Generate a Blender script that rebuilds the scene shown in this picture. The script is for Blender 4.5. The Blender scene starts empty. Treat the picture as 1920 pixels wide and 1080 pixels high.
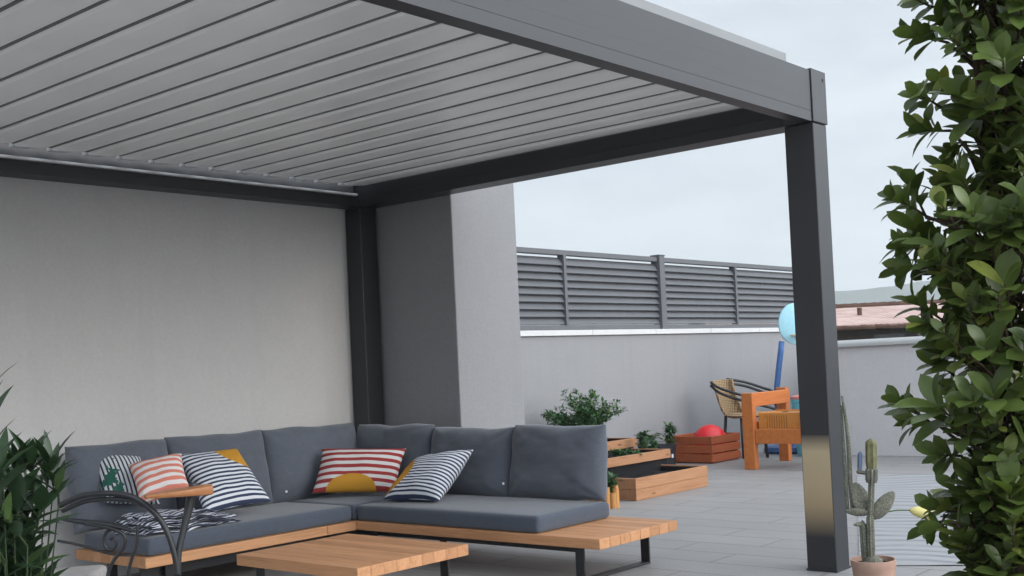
import bpy, bmesh, math, random
from mathutils import Vector, Matrix, noise
R = math.radians
V = Vector
random.seed(7)
scene = bpy.context.scene
col = scene.collection

# ------------------------------------------------------------------ camera model
F_PX, YAW, PITCH, ROLL, CX, CY, EYE = 2135.9, .883717, .0240556, -.048046, 1043.0, 631.3, 1.2
_f = V((math.sin(YAW)*math.cos(PITCH), math.cos(YAW)*math.cos(PITCH), math.sin(PITCH)))
_r = V((math.cos(YAW), -math.sin(YAW), 0)); _u = _r.cross(_f)
CR = _r*math.cos(ROLL) + _u*math.sin(ROLL); CU = _u*math.cos(ROLL) - _r*math.sin(ROLL); CF = _f
CAM = V((0, 0, EYE))
def at(x, y, depth):            # survey helper: photo pixel + measured distance -> place in the yard
    return CAM + (CF + CR*((x-CX)/F_PX) - CU*((y-CY)/F_PX))*depth
def on(x, y, axis, val):        # photo pixel on a known plane -> place in the yard
    d = CF + CR*((x-CX)/F_PX) - CU*((y-CY)/F_PX)
    return CAM + d*((val-CAM[axis])/d[axis])

# ------------------------------------------------------------------ mesh builder
class MB:
    def __init__(s): s.v, s.f, s.uv, s.has_uv = [], [], [], False
    def add(s, vs, fs, uvs=None):
        o = len(s.v); s.v += [V(p) for p in vs]
        for k, f in enumerate(fs):
            s.f.append([i+o for i in f])
            s.uv.append([uvs[i] for i in f] if uvs else [(0, 0)]*len(f))
        if uvs: s.has_uv = True
        return s
    def box(s, x0, x1, y0, y1, z0, z1, bev=.004, seg=2, M=None):
        bm = bmesh.new()
        bmesh.ops.create_cube(bm, size=1)
        for v in bm.verts:
            v.co = V(((x0+x1)/2+v.co.x*(x1-x0), (y0+y1)/2+v.co.y*(y1-y0), (z0+z1)/2+v.co.z*(z1-z0)))
        if bev > 0:
            bmesh.ops.bevel(bm, geom=bm.edges[:], offset=bev, segments=seg, affect='EDGES', profile=.5)
        bm.verts.index_update()
        vs = [(M @ v.co) if M else v.co.copy() for v in bm.verts]
        s.add(vs, [[v.index for v in f.verts] for f in bm.faces]); bm.free()
        return s
    def tube(s, pts, r, n=8, smooth=0, caps=True):
        pts = [V(p) for p in pts]
        if smooth: pts, r = catmull(pts, smooth, r)
        rs = r if isinstance(r, (list, tuple)) else [r]*len(pts)
        vs, fs = [], []
        t = (pts[1]-pts[0]).normalized()
        a = t.orthogonal().normalized()
        for i, p in enumerate(pts):
            if i == 0: t2 = pts[1]-pts[0]
            elif i == len(pts)-1: t2 = pts[-1]-pts[-2]
            else: t2 = pts[i+1]-pts[i-1]
            t2 = t2.normalized()
            a = (a - t2*a.dot(t2)); a = a.normalized() if a.length > 1e-6 else t2.orthogonal().normalized()
            b = t2.cross(a)
            for k in range(n):
                g = 2*math.pi*k/n
                vs.append(p + (a*math.cos(g)+b*math.sin(g))*rs[i])
        for i in range(len(pts)-1):
            for k in range(n):
                fs.append([i*n+k, i*n+(k+1) % n, (i+1)*n+(k+1) % n, (i+1)*n+k])
        if caps:
            fs.append(list(range(n))[::-1]); fs.append([(len(pts)-1)*n+k for k in range(n)])
        s.add(vs, fs); return s
    def lathe(s, prof, c=(0, 0, 0), n=28, sx=1, sy=1):
        vs, fs = [], []; c = V(c)
        for (r, z) in prof:
            for k in range(n):
                g = 2*math.pi*k/n
                vs.append(c + V((r*math.cos(g)*sx, r*math.sin(g)*sy, z)))
        for i in range(len(prof)-1):
            for k in range(n):
                fs.append([i*n+k, i*n+(k+1) % n, (i+1)*n+(k+1) % n, (i+1)*n+k])
        fs.append(list(range(n))[::-1]); fs.append([(len(prof)-1)*n+k for k in range(n)])
        s.add(vs, fs); return s
    def prism(s, prof, ax, a0, a1):      # profile in the two other axes, swept along axis ax
        def mk(p, a):
            return V((a, p[0], p[1])) if ax == 0 else V((p[0], a, p[1])) if ax == 1 else V((p[0], p[1], a))
        n = len(prof)
        vs = [mk(p, a0) for p in prof] + [mk(p, a1) for p in prof]
        fs = [[i, (i+1) % n, n+(i+1) % n, n+i] for i in range(n)] + [list(range(n))[::-1], list(range(n, 2*n))]
        s.add(vs, fs); return s
    def build(s, name, mat, parent=None, smooth=False, fix=True):
        me = bpy.data.meshes.new(name)
        org = WORLD[parent.name] if parent is not None else None
        vs = [org.inverted() @ v for v in s.v] if org is not None else s.v
        me.from_pydata([tuple(v) for v in vs], [], s.f)
        if s.has_uv:
            ul = me.uv_layers.new(name='UVMap'); flat = [c for f in s.uv for uv in f for c in uv]
            ul.data.foreach_set('uv', flat)
        me.materials.append(mat)
        if fix:
            bm = bmesh.new(); bm.from_mesh(me); bmesh.ops.recalc_face_normals(bm, faces=bm.faces[:]); bm.to_mesh(me); bm.free()
        if smooth:
            me.polygons.foreach_set('use_smooth', [True]*len(me.polygons))
            if smooth != True:
                me.set_sharp_from_angle(angle=R(smooth))
        o = bpy.data.objects.new(name, me); col.objects.link(o)
        if parent is not None:
            o.parent = parent; WORLD[o.name] = org
        else: WORLD[o.name] = Matrix.Identity(4)
        return o
WORLD = {}
def catmull(P, n, r):
    rs = r if isinstance(r, (list, tuple)) else [r]*len(P)
    out, ro = [], []
    for i in range(len(P)-1):
        p0, p1, p2, p3 = P[max(i-1, 0)], P[i], P[i+1], P[min(i+2, len(P)-1)]
        for k in range(n):
            t = k/n
            out.append(.5*((2*p1)+(p2-p0)*t+(2*p0-5*p1+4*p2-p3)*t*t+(3*p1-p0-3*p2+p3)*t**3))
            ro.append(rs[i]*(1-t)+rs[i+1]*t)
    out.append(P[-1].copy()); ro.append(rs[-1])
    return out, ro
def tag(o, label=None, cat=None, group=None, kind=None):
    if label: o['label'] = label
    if cat: o['category'] = cat
    if group: o['group'] = group
    if kind: o['kind'] = kind
    return o
def thing(name, loc, label, cat, rz=0, group=None):
    o = bpy.data.objects.new(name, None); col.objects.link(o)
    o.location = loc; o.rotation_euler = (0, 0, rz); o.empty_display_size = .1
    WORLD[o.name] = Matrix.Translation(V(loc)) @ Matrix.Rotation(rz, 4, 'Z')
    return tag(o, label, cat, group)
def solo(mb, name, mat, loc, label, cat, group=None, smooth=False, fix=True, kind=None):   # a thing that is one mesh, origin at its base
    loc = V(loc); mb.v = [v-loc for v in mb.v]
    o = mb.build(name, mat, None, smooth, fix); o.location = loc
    return tag(o, label, cat, group, kind)

# ------------------------------------------------------------------ materials
class NT:
    def __init__(s, name):
        s.m = bpy.data.materials.new(name); s.m.use_nodes = True; s.t = s.m.node_tree; s.b = s.t.nodes['Principled BSDF']
    def n(s, ty, **kw):
        x = s.t.nodes.new(ty)
        for k, v in kw.items():
            if k in x.inputs: x.inputs[k].default_value = v
            else: setattr(x, k, v)
        return x
    def l(s, a, b): s.t.links.new(a, b)
    def coord(s, which='Object', scale=(1, 1, 1)):
        tc = s.n('ShaderNodeTexCoord'); mp = s.n('ShaderNodeMapping'); mp.inputs['Scale'].default_value = scale
        s.l(tc.outputs[which], mp.inputs['Vector']); return mp.outputs[0]
    def noise(s, vec, scale, detail=4, rough=.55):
        x = s.n('ShaderNodeTexNoise'); x.inputs['Scale'].default_value = scale; x.inputs['Detail'].default_value = detail; x.inputs['Roughness'].default_value = rough
        if vec is not None: s.l(vec, x.inputs['Vector'])
        return x.outputs['Fac']
    def ramp(s, fac, stops, interp='LINEAR'):
        x = s.n('ShaderNodeValToRGB'); cr = x.color_ramp; cr.interpolation = interp
        while len(cr.elements) < len(stops): cr.elements.new(.5)
        for e, (p, c) in zip(cr.elements, stops):
            e.position = p; e.color = (*c, 1) if len(c) == 3 else c
        s.l(fac, x.inputs[0]); return x.outputs[0]
    def mix(s, fac, a, b, mode='MIX'):
        x = s.n('ShaderNodeMix', data_type='RGBA', blend_type=mode)
        for val, idx in ((fac, 0), (a, 6), (b, 7)):
            if hasattr(val, 'links'): s.l(val, x.inputs[idx])
            elif isinstance(val, (int, float)): x.inputs[idx].default_value = val
            else: x.inputs[idx].default_value = (*val, 1)
        return x.outputs[2]
    def math(s, op, a, b=0, c=None):
        x = s.n('ShaderNodeMath', operation=op)
        for i, val in enumerate((a, b) if c is None else (a, b, c)):
            if hasattr(val, 'links'): s.l(val, x.inputs[i])
            else: x.inputs[i].default_value = val
        return x.outputs[0]
    def bump(s, h, strength=.2, dist=.01):
        x = s.n('ShaderNodeBump'); x.inputs['Strength'].default_value = strength; x.inputs['Distance'].default_value = dist
        s.l(h, x.inputs['Height']); s.l(x.outputs[0], s.b.inputs['Normal'])
    def done(s, color=None, rough=.6, metal=0, spec=.5):
        if color is not None:
            if hasattr(color, 'links'): s.l(color, s.b.inputs['Base Color'])
            else: s.b.inputs['Base Color'].default_value = (*color, 1)
        if hasattr(rough, 'links'): s.l(rough, s.b.inputs['Roughness'])
        else: s.b.inputs['Roughness'].default_value = rough
        s.b.inputs['Metallic'].default_value = metal; s.b.inputs['Specular IOR Level'].default_value = spec
        return s.m
def scl(c, k): return tuple(min(1, x*k) for x in c)
def plaster(name, c, var=.05, fine=150, bs=.5):
    t = NT(name); v = t.coord('Object'); vs = t.coord('Object', (1, 1, .35))
    a = t.noise(vs, .9, 6, .65); b = t.noise(v, 7, 5, .65); m = t.noise(v, 34, 4, .7); g = t.noise(v, fine, 3, .75)
    st = t.coord('Object', (5, 5, .35)); rs = t.noise(st, 1.3, 4, .6)
    cc = t.ramp(a, [(.28, scl(c, 1-var*1.5)), (.72, scl(c, 1+var*1.5))])
    cc = t.mix(.4, cc, t.ramp(b, [(.3, scl(c, 1-var*2.6)), (.7, scl(c, 1+var*2))]))
    cc = t.mix(.35, cc, t.ramp(m, [(.3, scl(c, .80)), (.7, scl(c, 1.16))]))
    cc = t.mix(.4, cc, t.ramp(g, [(.3, scl(c, .68)), (.7, scl(c, 1.24))]))
    cc = t.mix(t.ramp(rs, [(.52, (0,)*3), (.8, (.35,)*3)]), cc, scl(c, .82))
    t.bump(t.math('ADD', t.math('ADD', t.math('MULTIPLY', b, .5), t.math('MULTIPLY', m, .9)), g), bs, .006)
    return t.done(cc, .9, 0, .2)
def metal(name, c, rough=.4, var=.08):
    t = NT(name); v = t.coord('Object'); a = t.noise(v, 3, 5); g = t.noise(v, 400, 2)
    cc = t.ramp(a, [(.3, scl(c, 1-var)), (.7, scl(c, 1+var))])
    t.bump(g, .04, .001)
    return t.done(cc, t.math('MULTIPLY_ADD', a, .14, rough-.07), 0, .5)
def wood(name, c1, c2, axis=1, rough=.55, dark=None, knots=0):
    t = NT(name); sc = [14, 14, 14]; sc[axis] = .9
    v = t.coord('Object', tuple(sc))
    geo = t.n('ShaderNodeNewGeometry'); ri = geo.outputs['Random Per Island']
    off = t.n('ShaderNodeVectorMath', operation='ADD'); cb = t.n('ShaderNodeCombineXYZ')
    for i in range(3): t.l(t.math('MULTIPLY', ri, 37.0+11*i), cb.inputs[i])
    t.l(v, off.inputs[0]); t.l(cb.outputs[0], off.inputs[1]); v2 = off.outputs[0]
    a = t.noise(v2, 1.6, 6, .65); b = t.noise(v2, 7, 4, .6)
    cc = t.ramp(a, [(.25, c2), (.5, c1), (.78, scl(c1, 1.12))])
    cc = t.mix(.3, cc, t.ramp(b, [(.35, scl(c2, .8)), (.65, c1)]))
    cc = t.mix(1.0, cc, t.ramp(ri, [(0, (.80, .78, .76)), (.5, (.97, .97, .97)), (1, (1, 1, 1))]), 'MULTIPLY')
    if knots:
        v3 = t.coord('Object', (1.5, 1.5, 5.5)); vo = t.n('ShaderNodeTexVoronoi'); vo.inputs['Scale'].default_value = 2.0; t.l(v3, vo.inputs['Vector'])
        cc = t.mix(t.ramp(vo.outputs['Distance'], [(.05, (.85,)*3), (.15, (0,)*3)]), cc, scl(c2, .35))
    t.bump(t.math('ADD', a, b), .12, .002)
    return t.done(cc, rough, 0, .35)
def fabric(name, c, var=.14, weave=900):
    t = NT(name); v = t.coord('Object')
    a = t.noise(v, 5, 5, .6); g = t.noise(v, weave, 2, .7); h = t.noise(v, 260, 3, .7)
    cc = t.ramp(a, [(.3, scl(c, 1-var)), (.7, scl(c, 1+var))])
    cc = t.mix(.4, cc, t.ramp(g, [(.3, scl(c, .6)), (.7, scl(c, 1.4))]))
    cc = t.mix(.45, cc, t.ramp(h, [(.3, scl(c, .6)), (.7, scl(c, 1.45))]))
    k2 = t.noise(t.coord('Object', (30, 30, 170)), 1, 3, .7); cc = t.mix(.3, cc, t.ramp(k2, [(.3, scl(c, .7)), (.7, scl(c, 1.35))]))
    t.bump(t.math('ADD', t.math('MULTIPLY', a, 2.5), g), .22, .004)
    m = t.done(cc, .95, 0, .15)
    t.b.inputs['Sheen Weight'].default_value = .25; t.b.inputs['Sheen Roughness'].default_value = .5
    return m
def striped(name, c1, c2, n, duty=.5, axis=1, warp=.0, motif=None, motif_c=None, blotch=None):
    t = NT(name); tc = t.n('ShaderNodeTexCoord'); sp = t.n('ShaderNodeSeparateXYZ'); t.l(tc.outputs['UV'], sp.inputs[0])
    u, v = sp.outputs[0], sp.outputs[1]
    ob = t.coord('Object'); g = t.noise(ob, 700, 2, .7); a = t.noise(ob, 6, 4)
    k = t.math('MULTIPLY', (u, v)[axis], n)
    k = t.math('ADD', k, t.math('MULTIPLY', t.math('SUBTRACT', a, .5), warp))
    fr = t.math('FRACT', k)
    fac = t.ramp(fr, [(0, (0,)*3), (.03, (1,)*3), (duty, (1,)*3), (duty+.03, (0,)*3)])
    cc = t.mix(fac, c1, c2)
    if blotch:
        bn = t.noise(ob, 16, 2); um = t.math('LESS_THAN', u, .42)
        cc = t.mix(t.math('MULTIPLY', t.ramp(bn, [(.53, (0,)*3), (.57, (1,)*3)]), um), cc, blotch)
    if motif:
        mu, mv, mr = motif[:3]
        du = t.math('MULTIPLY', t.math('SUBTRACT', u, mu), 1.0); dv = t.math('MULTIPLY', t.math('SUBTRACT', v, mv), motif[3] if len(motif) > 3 else 1.)
        d = t.math('SQRT', t.math('ADD', t.math('MULTIPLY', du, du), t.math('MULTIPLY', dv, dv)))
        cc = t.mix(t.math('LESS_THAN', d, mr), cc, motif_c)
    cc = t.mix(.22, cc, t.ramp(g, [(.3, (.25,)*3), (.7, (.9,)*3)]), 'OVERLAY')
    t.bump(t.math('ADD', t.math('MULTIPLY', a, 2), g), .2, .003)
    return t.done(cc, .95, 0, .1)
def leafmat(name, c1, c2, c3, rough=.42, trans=.25):
    t = NT(name); geo = t.n('ShaderNodeNewGeometry'); ri = geo.outputs['Random Per Island']; v = t.coord('Object')
    a = t.noise(v, 30, 3)
    cc = t.ramp(ri, [(0, c1), (.55, c2), (.88, c2), (1, c3)])
    cc = t.mix(.5, cc, t.ramp(a, [(.3, (.65,)*3), (.7, (1.25,)*3)]), 'MULTIPLY')
    t.bump(t.noise(v, 140, 2), .15, .002)
    m = t.done(cc, rough, 0, .45)
    tr = t.n('ShaderNodeBsdfTranslucent'); t.l(t.mix(1, cc, (1.0, 1.0, .45), 'MULTIPLY'), tr.inputs[0])
    ms = t.n('ShaderNodeMixShader'); ms.inputs[0].default_value = trans
    out = t.t.nodes['Material Output']; t.l(t.b.outputs[0], ms.inputs[1]); t.l(tr.outputs[0], ms.inputs[2]); t.l(ms.outputs[0], out.inputs[0])
    return m
def flat(name, c, rough=.5, spec=.4, var=.1, sc=20):
    t = NT(name); a = t.noise(t.coord('Object'), sc, 4)
    return t.done(t.ramp(a, [(.3, scl(c, 1-var)), (.7, scl(c, 1+var))]), rough, 0, spec)

M = {}
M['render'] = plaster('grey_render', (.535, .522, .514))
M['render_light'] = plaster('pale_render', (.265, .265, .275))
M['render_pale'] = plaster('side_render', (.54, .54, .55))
M['coping'] = plaster('coping_stone', (.58, .58, .58), .04)
M['anthracite'] = metal('anthracite_paint', (.021, .022, .025), .42)
M['anthracite_grey'] = metal('grey_paint', (.036, .037, .041), .45)
M['fence'] = metal('fence_paint', (.092, .096, .105), .5)
M['louvre'] = metal('louvre_white', (.88, .89, .875), .33, .04)
M['lip'] = metal('aluminium_lip', (.60, .60, .61), .4)
M['gap_shade'] = flat('gap_shade_grey', (.17, .175, .17), .7, .2); M['endcap'] = flat('cap_grey', (.42, .43, .44), .5, .3)
M['black'] = metal('black_metal', (.018, .019, .022), .42)
M['teak'] = wood('teak', (.585, .30, .15), (.37, .175, .08), 1)
M['teak_x'] = wood('teak_lengthwise', (.52, .27, .135), (.36, .17, .078), 0)
M['pine'] = wood('larch_board', (.40, .205, .105), (.24, .105, .048), 0, .65, knots=1)
M['orange_wood'] = wood('stained_wood', (.52, .17, .045), (.38, .095, .022), 0, .5)
M['crate_wood'] = wood('crate_stain', (.36, .095, .035), (.27, .06, .022), 0, .55)
M['box_wood'] = wood('honey_wood', (.60, .255, .06), (.48, .17, .03), 0, .5)
M['fabric'] = fabric('slate_fabric', (.095, .106, .130))
M['fabric_seat'] = fabric('slate_seat_fabric', (.068, .082, .108))
M['tagw'] = flat('label_white', (.7, .7, .7))
M['soil'] = flat('soil', (.012, .012, .013), .9, .1, .5, 60)
M['tan_reflection'] = flat('reflection_tint', (.42, .32, .20), .35, .5, .05, 5)  # tan of the reflection painted on the front post

# floor: large grey tiles with thin joints, brushed lines and wear
def floor_mat():
    t = NT('terrace_tile'); tc = t.n('ShaderNodeTexCoord'); mp = t.n('ShaderNodeMapping'); mp.inputs['Rotation'].default_value = (0, 0, R(90)); t.l(tc.outputs['Object'], mp.inputs['Vector']); v = mp.outputs[0]
    br = t.n('ShaderNodeTexBrick'); t.l(v, br.inputs['Vector'])
    br.offset = .37; br.inputs['Scale'].default_value = 1; br.inputs['Brick Width'].default_value = 1.2; br.inputs['Row Height'].default_value = .30
    br.inputs['Mortar Size'].default_value = .005; br.inputs['Mortar Smooth'].default_value = .3; br.inputs['Bias'].default_value = 0
    c = (.255, .251, .250)
    br.inputs['Color1'].default_value = (*scl(c, .88), 1); br.inputs['Color2'].default_value = (*scl(c, 1.12), 1); br.inputs['Mortar'].default_value = (*scl(c, .42), 1)
    st = t.coord('Object', (22, 2, 1)); g = t.noise(st, 1.5, 6, .65); ob = t.coord('Object'); a = t.noise(ob, 1.1, 6, .65); f = t.noise(ob, 70, 3); d = t.noise(ob, 4.5, 6, .7)
    cc = br.outputs['Color']
    cc = t.mix(.40, cc, t.ramp(g, [(.28, scl(c, .66)), (.72, scl(c, 1.28))]))
    cc = t.mix(.35, cc, t.ramp(a, [(.3, scl(c, .66)), (.7, scl(c, 1.22))]))
    cc = t.mix(.2, cc, t.ramp(f, [(.3, scl(c, .6)), (.7, scl(c, 1.25))]))
    cc = t.mix(t.ramp(d, [(.58, (0,)*3), (.72, (.28,)*3)]), cc, scl(c, .6))
    cc = t.mix(br.outputs['Fac'], cc, br.inputs['Mortar'].default_value[:3])
    t.bump(t.math('ADD', t.math('MULTIPLY', br.outputs['Fac'], -1.), t.math('MULTIPLY', g, .4)), .3, .004)
    return t.done(cc, t.math('MULTIPLY_ADD', a, .3, .38), 0, .35)
M['floor'] = floor_mat()

# ------------------------------------------------------------------ setting
b = MB(); b.add([(-14, -14, 0), (22, -14, 0), (22, 22, 0), (-14, 22, 0)], [[0, 1, 2, 3]])
tag(b.build('terrace_floor', M['floor']), kind='structure')
b = MB(); b.add([(-4000, -4000, -9), (4000, -4000, -9), (4000, 4000, -9), (-4000, 4000, -9)], [[0, 1, 2, 3]])
tag(b.build('ground', flat('far_ground', (.10, .11, .07), .9, .1, .3, .02)), kind='structure')
# hills on the horizon
def hills():
    b = MB(); n = 90; vs = []; fs = []
    for i in range(n+1):
        az = YAW - .5 + 1.3*i/n
        h = 64 + 7*noise.noise(V((i*.11, 3.1, 0))) + 8*noise.noise(V((i*.47, 1.1, 0))) + 3*noise.noise(V((i*1.7, 5, 0)))
        for (d, k) in ((980, -.25), (1080, .45), (1200, 1.0), (1350, .5)):
            vs.append((math.sin(az)*d, math.cos(az)*d, -9 if k < 0 else h*k + 6*k*noise.noise(V((i*.9, d*.01, 2)))))
    for i in range(n):
        for k in range(3): fs.append([i*4+k, i*4+k+1, (i+1)*4+k+1, (i+1)*4+k])
    b.add(vs, fs)
    tag(b.build('hills', flat('hill_scrub', (.085, .10, .075), .95, .05, .4, .02), smooth=True), kind='structure')
hills()

# walls
b = MB(); b.box(-6, 5.9, 6.725, 7.0, 0, 2.72, .006)
solo(b, 'wall', M['render'], (2, 6.725, 0), 'long plain grey rendered wall behind the corner sofa under the pergola', 'wall')
b = MB(); b.box(5.9, 6.60, 5.765, 7.598, 0, 2.70, .008)
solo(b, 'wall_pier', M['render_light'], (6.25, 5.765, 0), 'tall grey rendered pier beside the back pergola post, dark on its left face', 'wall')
YW = 7.6
w = thing('parapet_wall', (11, YW, 0), 'low pale grey wall with white coping carrying the slatted metal fence', 'wall')
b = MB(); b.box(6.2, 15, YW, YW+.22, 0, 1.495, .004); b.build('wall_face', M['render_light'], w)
b = MB()
for x0 in [6.2+1.22*i for i in range(8)]:
    b.box(x0, min(x0+1.216, 15), YW-.03, YW+.25, 1.497, 1.555, .004)
b.build('coping', M['coping'], w)
# side wall to the right, lower, with rounded cap
XW = 12.15
w = thing('side_wall', (XW, 2, 0), 'low grey wall with rounded pale cap behind the potted cactus', 'wall')
b = MB(); b.box(XW, XW+.2, -6, 5.95, 0, 1.235, .004); b.box(XW+.202, 15.2, 5.75, 5.948, 0, 1.235, .004); b.box(15.002, 15.2, 5.95, YW+.2, 0, 1.235, .004); b.build('wall_face', M['render_pale'], w)
b = MB()
prof = [(XW-.04, 1.237), (XW+.24, 1.237)] + [(XW+.10+.14*math.cos(R(g)), 1.265+.05*math.sin(R(g))) for g in range(0, 181, 20)]
b.prism(prof, 1, -6, 5.99); b.build('coping', plaster('cap_stone', (.40, .41, .41), .06), w, smooth=40)

# slatted fence on the parapet
fz0, fz1 = 1.558, 2.42
fn = thing('slatted_fence', (11.3, YW+.1, fz0), 'dark grey metal louvre fence standing on the white coping', 'fence')
def slats(x0, x1):
    b = MB(); n = 9; z0, z1 = fz0+.070, fz1-.080; ph = (z1-z0)/n
    for i in range(n):
        z = z0+ph*i
        b.prism([(YW+.050, z-.004), (YW+.056, z-.010), (YW+.090, z+ph*.55), (YW+.120, z+ph*1.0), (YW+.112, z+ph*1.03), (YW+.080, z+ph*.58)], 0, x0, x1)
    b.build('slat_panel', M['fence'], fn)
posts = [7.72, 11.35, 14.94]; mull = [9.515, 13.09]
for i in range(2):
    xa, xb, xm = posts[i]+.055, posts[i+1]-.055, mull[i]
    b = MB(); b.box(xa, xb, YW+.05, YW+.13, fz1-.055, fz1, .004); b.box(xa, xb, YW+.05, YW+.13, fz0, fz0+.055, .004); b.build('rail', M['fence'], fn)
    b = MB(); b.box(xm-.022, xm+.022, YW+.035, YW+.125, fz0+.056, fz1-.056, .003); b.build('mullion', M['fence'], fn)
    slats(xa, xm-.023); slats(xm+.023, xb)
for x in posts:
    b = MB(); b.box(x-.054, x+.054, YW+.02, YW+.15, fz0, fz1+.012, .005); b.box(x-.06, x+.06, YW+.014, YW+.156, fz1+.013, fz1+.028, .004); b.build('post', M['fence'], fn)

# neighbouring house with a shallow pink tiled roof
def house():
    c = at(1700, 640, 41); c.z = -9
    h = thing('neighbour_house', c, 'distant house with a faded pink tiled roof seen over the side wall', 'house', rz=-YAW)
    W = WORLD[h.name]
    def P(x, y, z): return W @ V((x, y, z+9))
    tile = NT('pink_roof_tile'); v = tile.coord('Object', (1, 1, 1)); wv = tile.n('ShaderNodeTexWave'); wv.inputs['Scale'].default_value = 1.6; wv.inputs['Distortion'].default_value = .6; tile.l(v, wv.inputs['Vector'])
    a = tile.noise(v, 1.3, 5); cc = tile.ramp(a, [(.3, (.40, .27, .24)), (.7, (.56, .42, .38))]); tile.bump(wv.outputs[0], .4, .05)
    mt = tile.done(cc, .85, 0, .2)
    b = MB()
    e, rg = 2.08, 2.92
    vs = [P(-7, -1.0, e), (P(7, -1.0, e)), P(7, 5, rg), P(-7, 5, rg), P(7, 11, e), P(-7, 11, e)]
    lo = [v-V((0, 0, .12)) for v in vs]
    b.add(vs+lo, [[0, 1, 2, 3], [3, 2, 4, 5], [6, 9, 8, 7], [9, 11, 10, 8], [0, 6, 7, 1], [1, 7, 8, 2], [2, 8, 10, 4], [4, 10, 11, 5], [5, 11, 9, 3], [3, 9, 6, 0]])
    rf = b.build('roof', mt, h)
    br = flat('dark_brown_tile', (.09, .05, .035), .8, .2, .3, 3)
    b = MB()
    for i in range(36):
        x = -7+i*.389
        b.tube([P(x, 5, rg+.03), P(x+.385, 5, rg+.05)], .12, 8)
    b.build('ridge_tile', br, rf)
    b = MB()
    for i in range(28): b.tube([P(-6.9+i*.5, -1.06, e-.14+.05*random.random()), P(-6.9+i*.5+.5, -1.06, e-.14+.05*random.random())], .085, 6)
    b.build('gutter', br, rf)
    b = MB(); b.add([P(x, y, z) for z in (-9, 1.98) for (x, y) in ((-6.4, -.1), (6.4, -.1), (6.4, 10), (-6.4, 10))], [[0, 1, 5, 4], [1, 2, 6, 5], [2, 3, 7, 6], [3, 0, 4, 7], [4, 5, 6, 7]])
    b.build('house_wall', flat('brown_render', (.07, .05, .042), .9, .1, .35, 1.2), h)
    b = MB(); b.add([P(x, y, z) for z in (rg-.1, rg+.62) for (x, y) in ((-2.1, 5.2), (-1.6, 5.2), (-1.6, 5.7), (-2.1, 5.7))], [[0, 1, 5, 4], [1, 2, 6, 5], [2, 3, 7, 6], [3, 0, 4, 7], [4, 5, 6, 7]])
    for x in (-4.2, -1.2, 2.0, 4.7):
        w_ = MB(); w_.add([P(x+dx, -.14, z) for (dx, z) in ((0, .4), (1.1, .4), (1.1, 1.7), (0, 1.7))]+[P(x+dx, -.05, z) for (dx, z) in ((0, .4), (1.1, .4), (1.1, 1.7), (0, 1.7))], [[0, 1, 2, 3], [0, 4, 5, 1], [1, 5, 6, 2], [2, 6, 7, 3], [3, 7, 4, 0]])
        w_.build('window', flat('dark_pane_%s' % x, (.02, .022, .025), .2, .5), h)
    # vent pipe on the roof
    b = MB(); b.tube([P(-1.1, 2, 2.45), P(-1.1, 2, 2.78)], .09, 10); b.build('vent_pipe', br, rf)
house()

# hazy air
hz = bpy.data.materials.new('haze'); hz.use_nodes = True; ht = hz.node_tree
ht.nodes.remove(ht.nodes['Principled BSDF']); pv = ht.nodes.new('ShaderNodeVolumePrincipled')
pv.inputs['Color'].default_value = (.86, .91, .97, 1); pv.inputs['Density'].default_value = .0006; pv.inputs['Anisotropy'].default_value = .2
ht.links.new(pv.outputs[0], ht.nodes['Material Output'].inputs['Volume'])
b = MB(); b.box(-1500, 1500, -1500, 1500, -10, 95, 0)
tag(b.build('haze', hz), kind='stuff')
# pale rippled outdoor mat right of the front post
def mat_():
    b = MB(); nx, ny = 150, 40; vs, fs, uv = [], [], []
    o = V((6.55, 1.45, 0)); ux = V((.907, .42, 0)).normalized(); uy = V((-ux.y, ux.x, 0)); Lx, Ly = 4.7, 1.46
    for i in range(nx+1):
        for j in range(ny+1):
            u, v = Lx*i/nx, Ly*j/ny
            w_ = .35*noise.noise(V((u*.7, v*.9, 3)))+.10*noise.noise(V((u*2, v*2, 8)))
            a = .5+.5*noise.noise(V((u*.6, v*.5, 11)))
            vs.append(o+ux*u+uy*v+V((0, 0, .0055+.0015*a*math.sin((u+w_)*2*math.pi/.17)))); uv.append(((u+w_)/.17, v))
    for i in range(nx):
        for j in range(ny): fs.append([i*(ny+1)+j, (i+1)*(ny+1)+j, (i+1)*(ny+1)+j+1, i*(ny+1)+j+1])
    b.add(vs, fs, uv)
    t = NT('ribbed_mat'); tc = t.n('ShaderNodeTexCoord'); sp = t.n('ShaderNodeSeparateXYZ'); t.l(tc.outputs['UV'], sp.inputs[0])
    sn = t.math('MULTIPLY_ADD', t.math('SINE', t.math('MULTIPLY', sp.outputs[0], 6.2832)), .5, .5)
    nn = t.noise(t.coord('Object'), 2.2, 4); cc = t.ramp(sn, [(.08, (.15, .155, .165)), (.35, (.27, .275, .29)), (.9, (.33, .335, .35))])  # ripple shading painted into the colour, darker in the troughs
    cc = t.mix(t.ramp(nn, [(.35, (.2,)*3), (.65, (.9,)*3)]), cc, (.285, .29, .30))
    solo(b, 'outdoor_mat', t.done(cc, .65, 0, .3), o, 'pale grey rippled mat lying on the paving behind the potted cactus', 'mat', smooth=True)
mat_()
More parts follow.
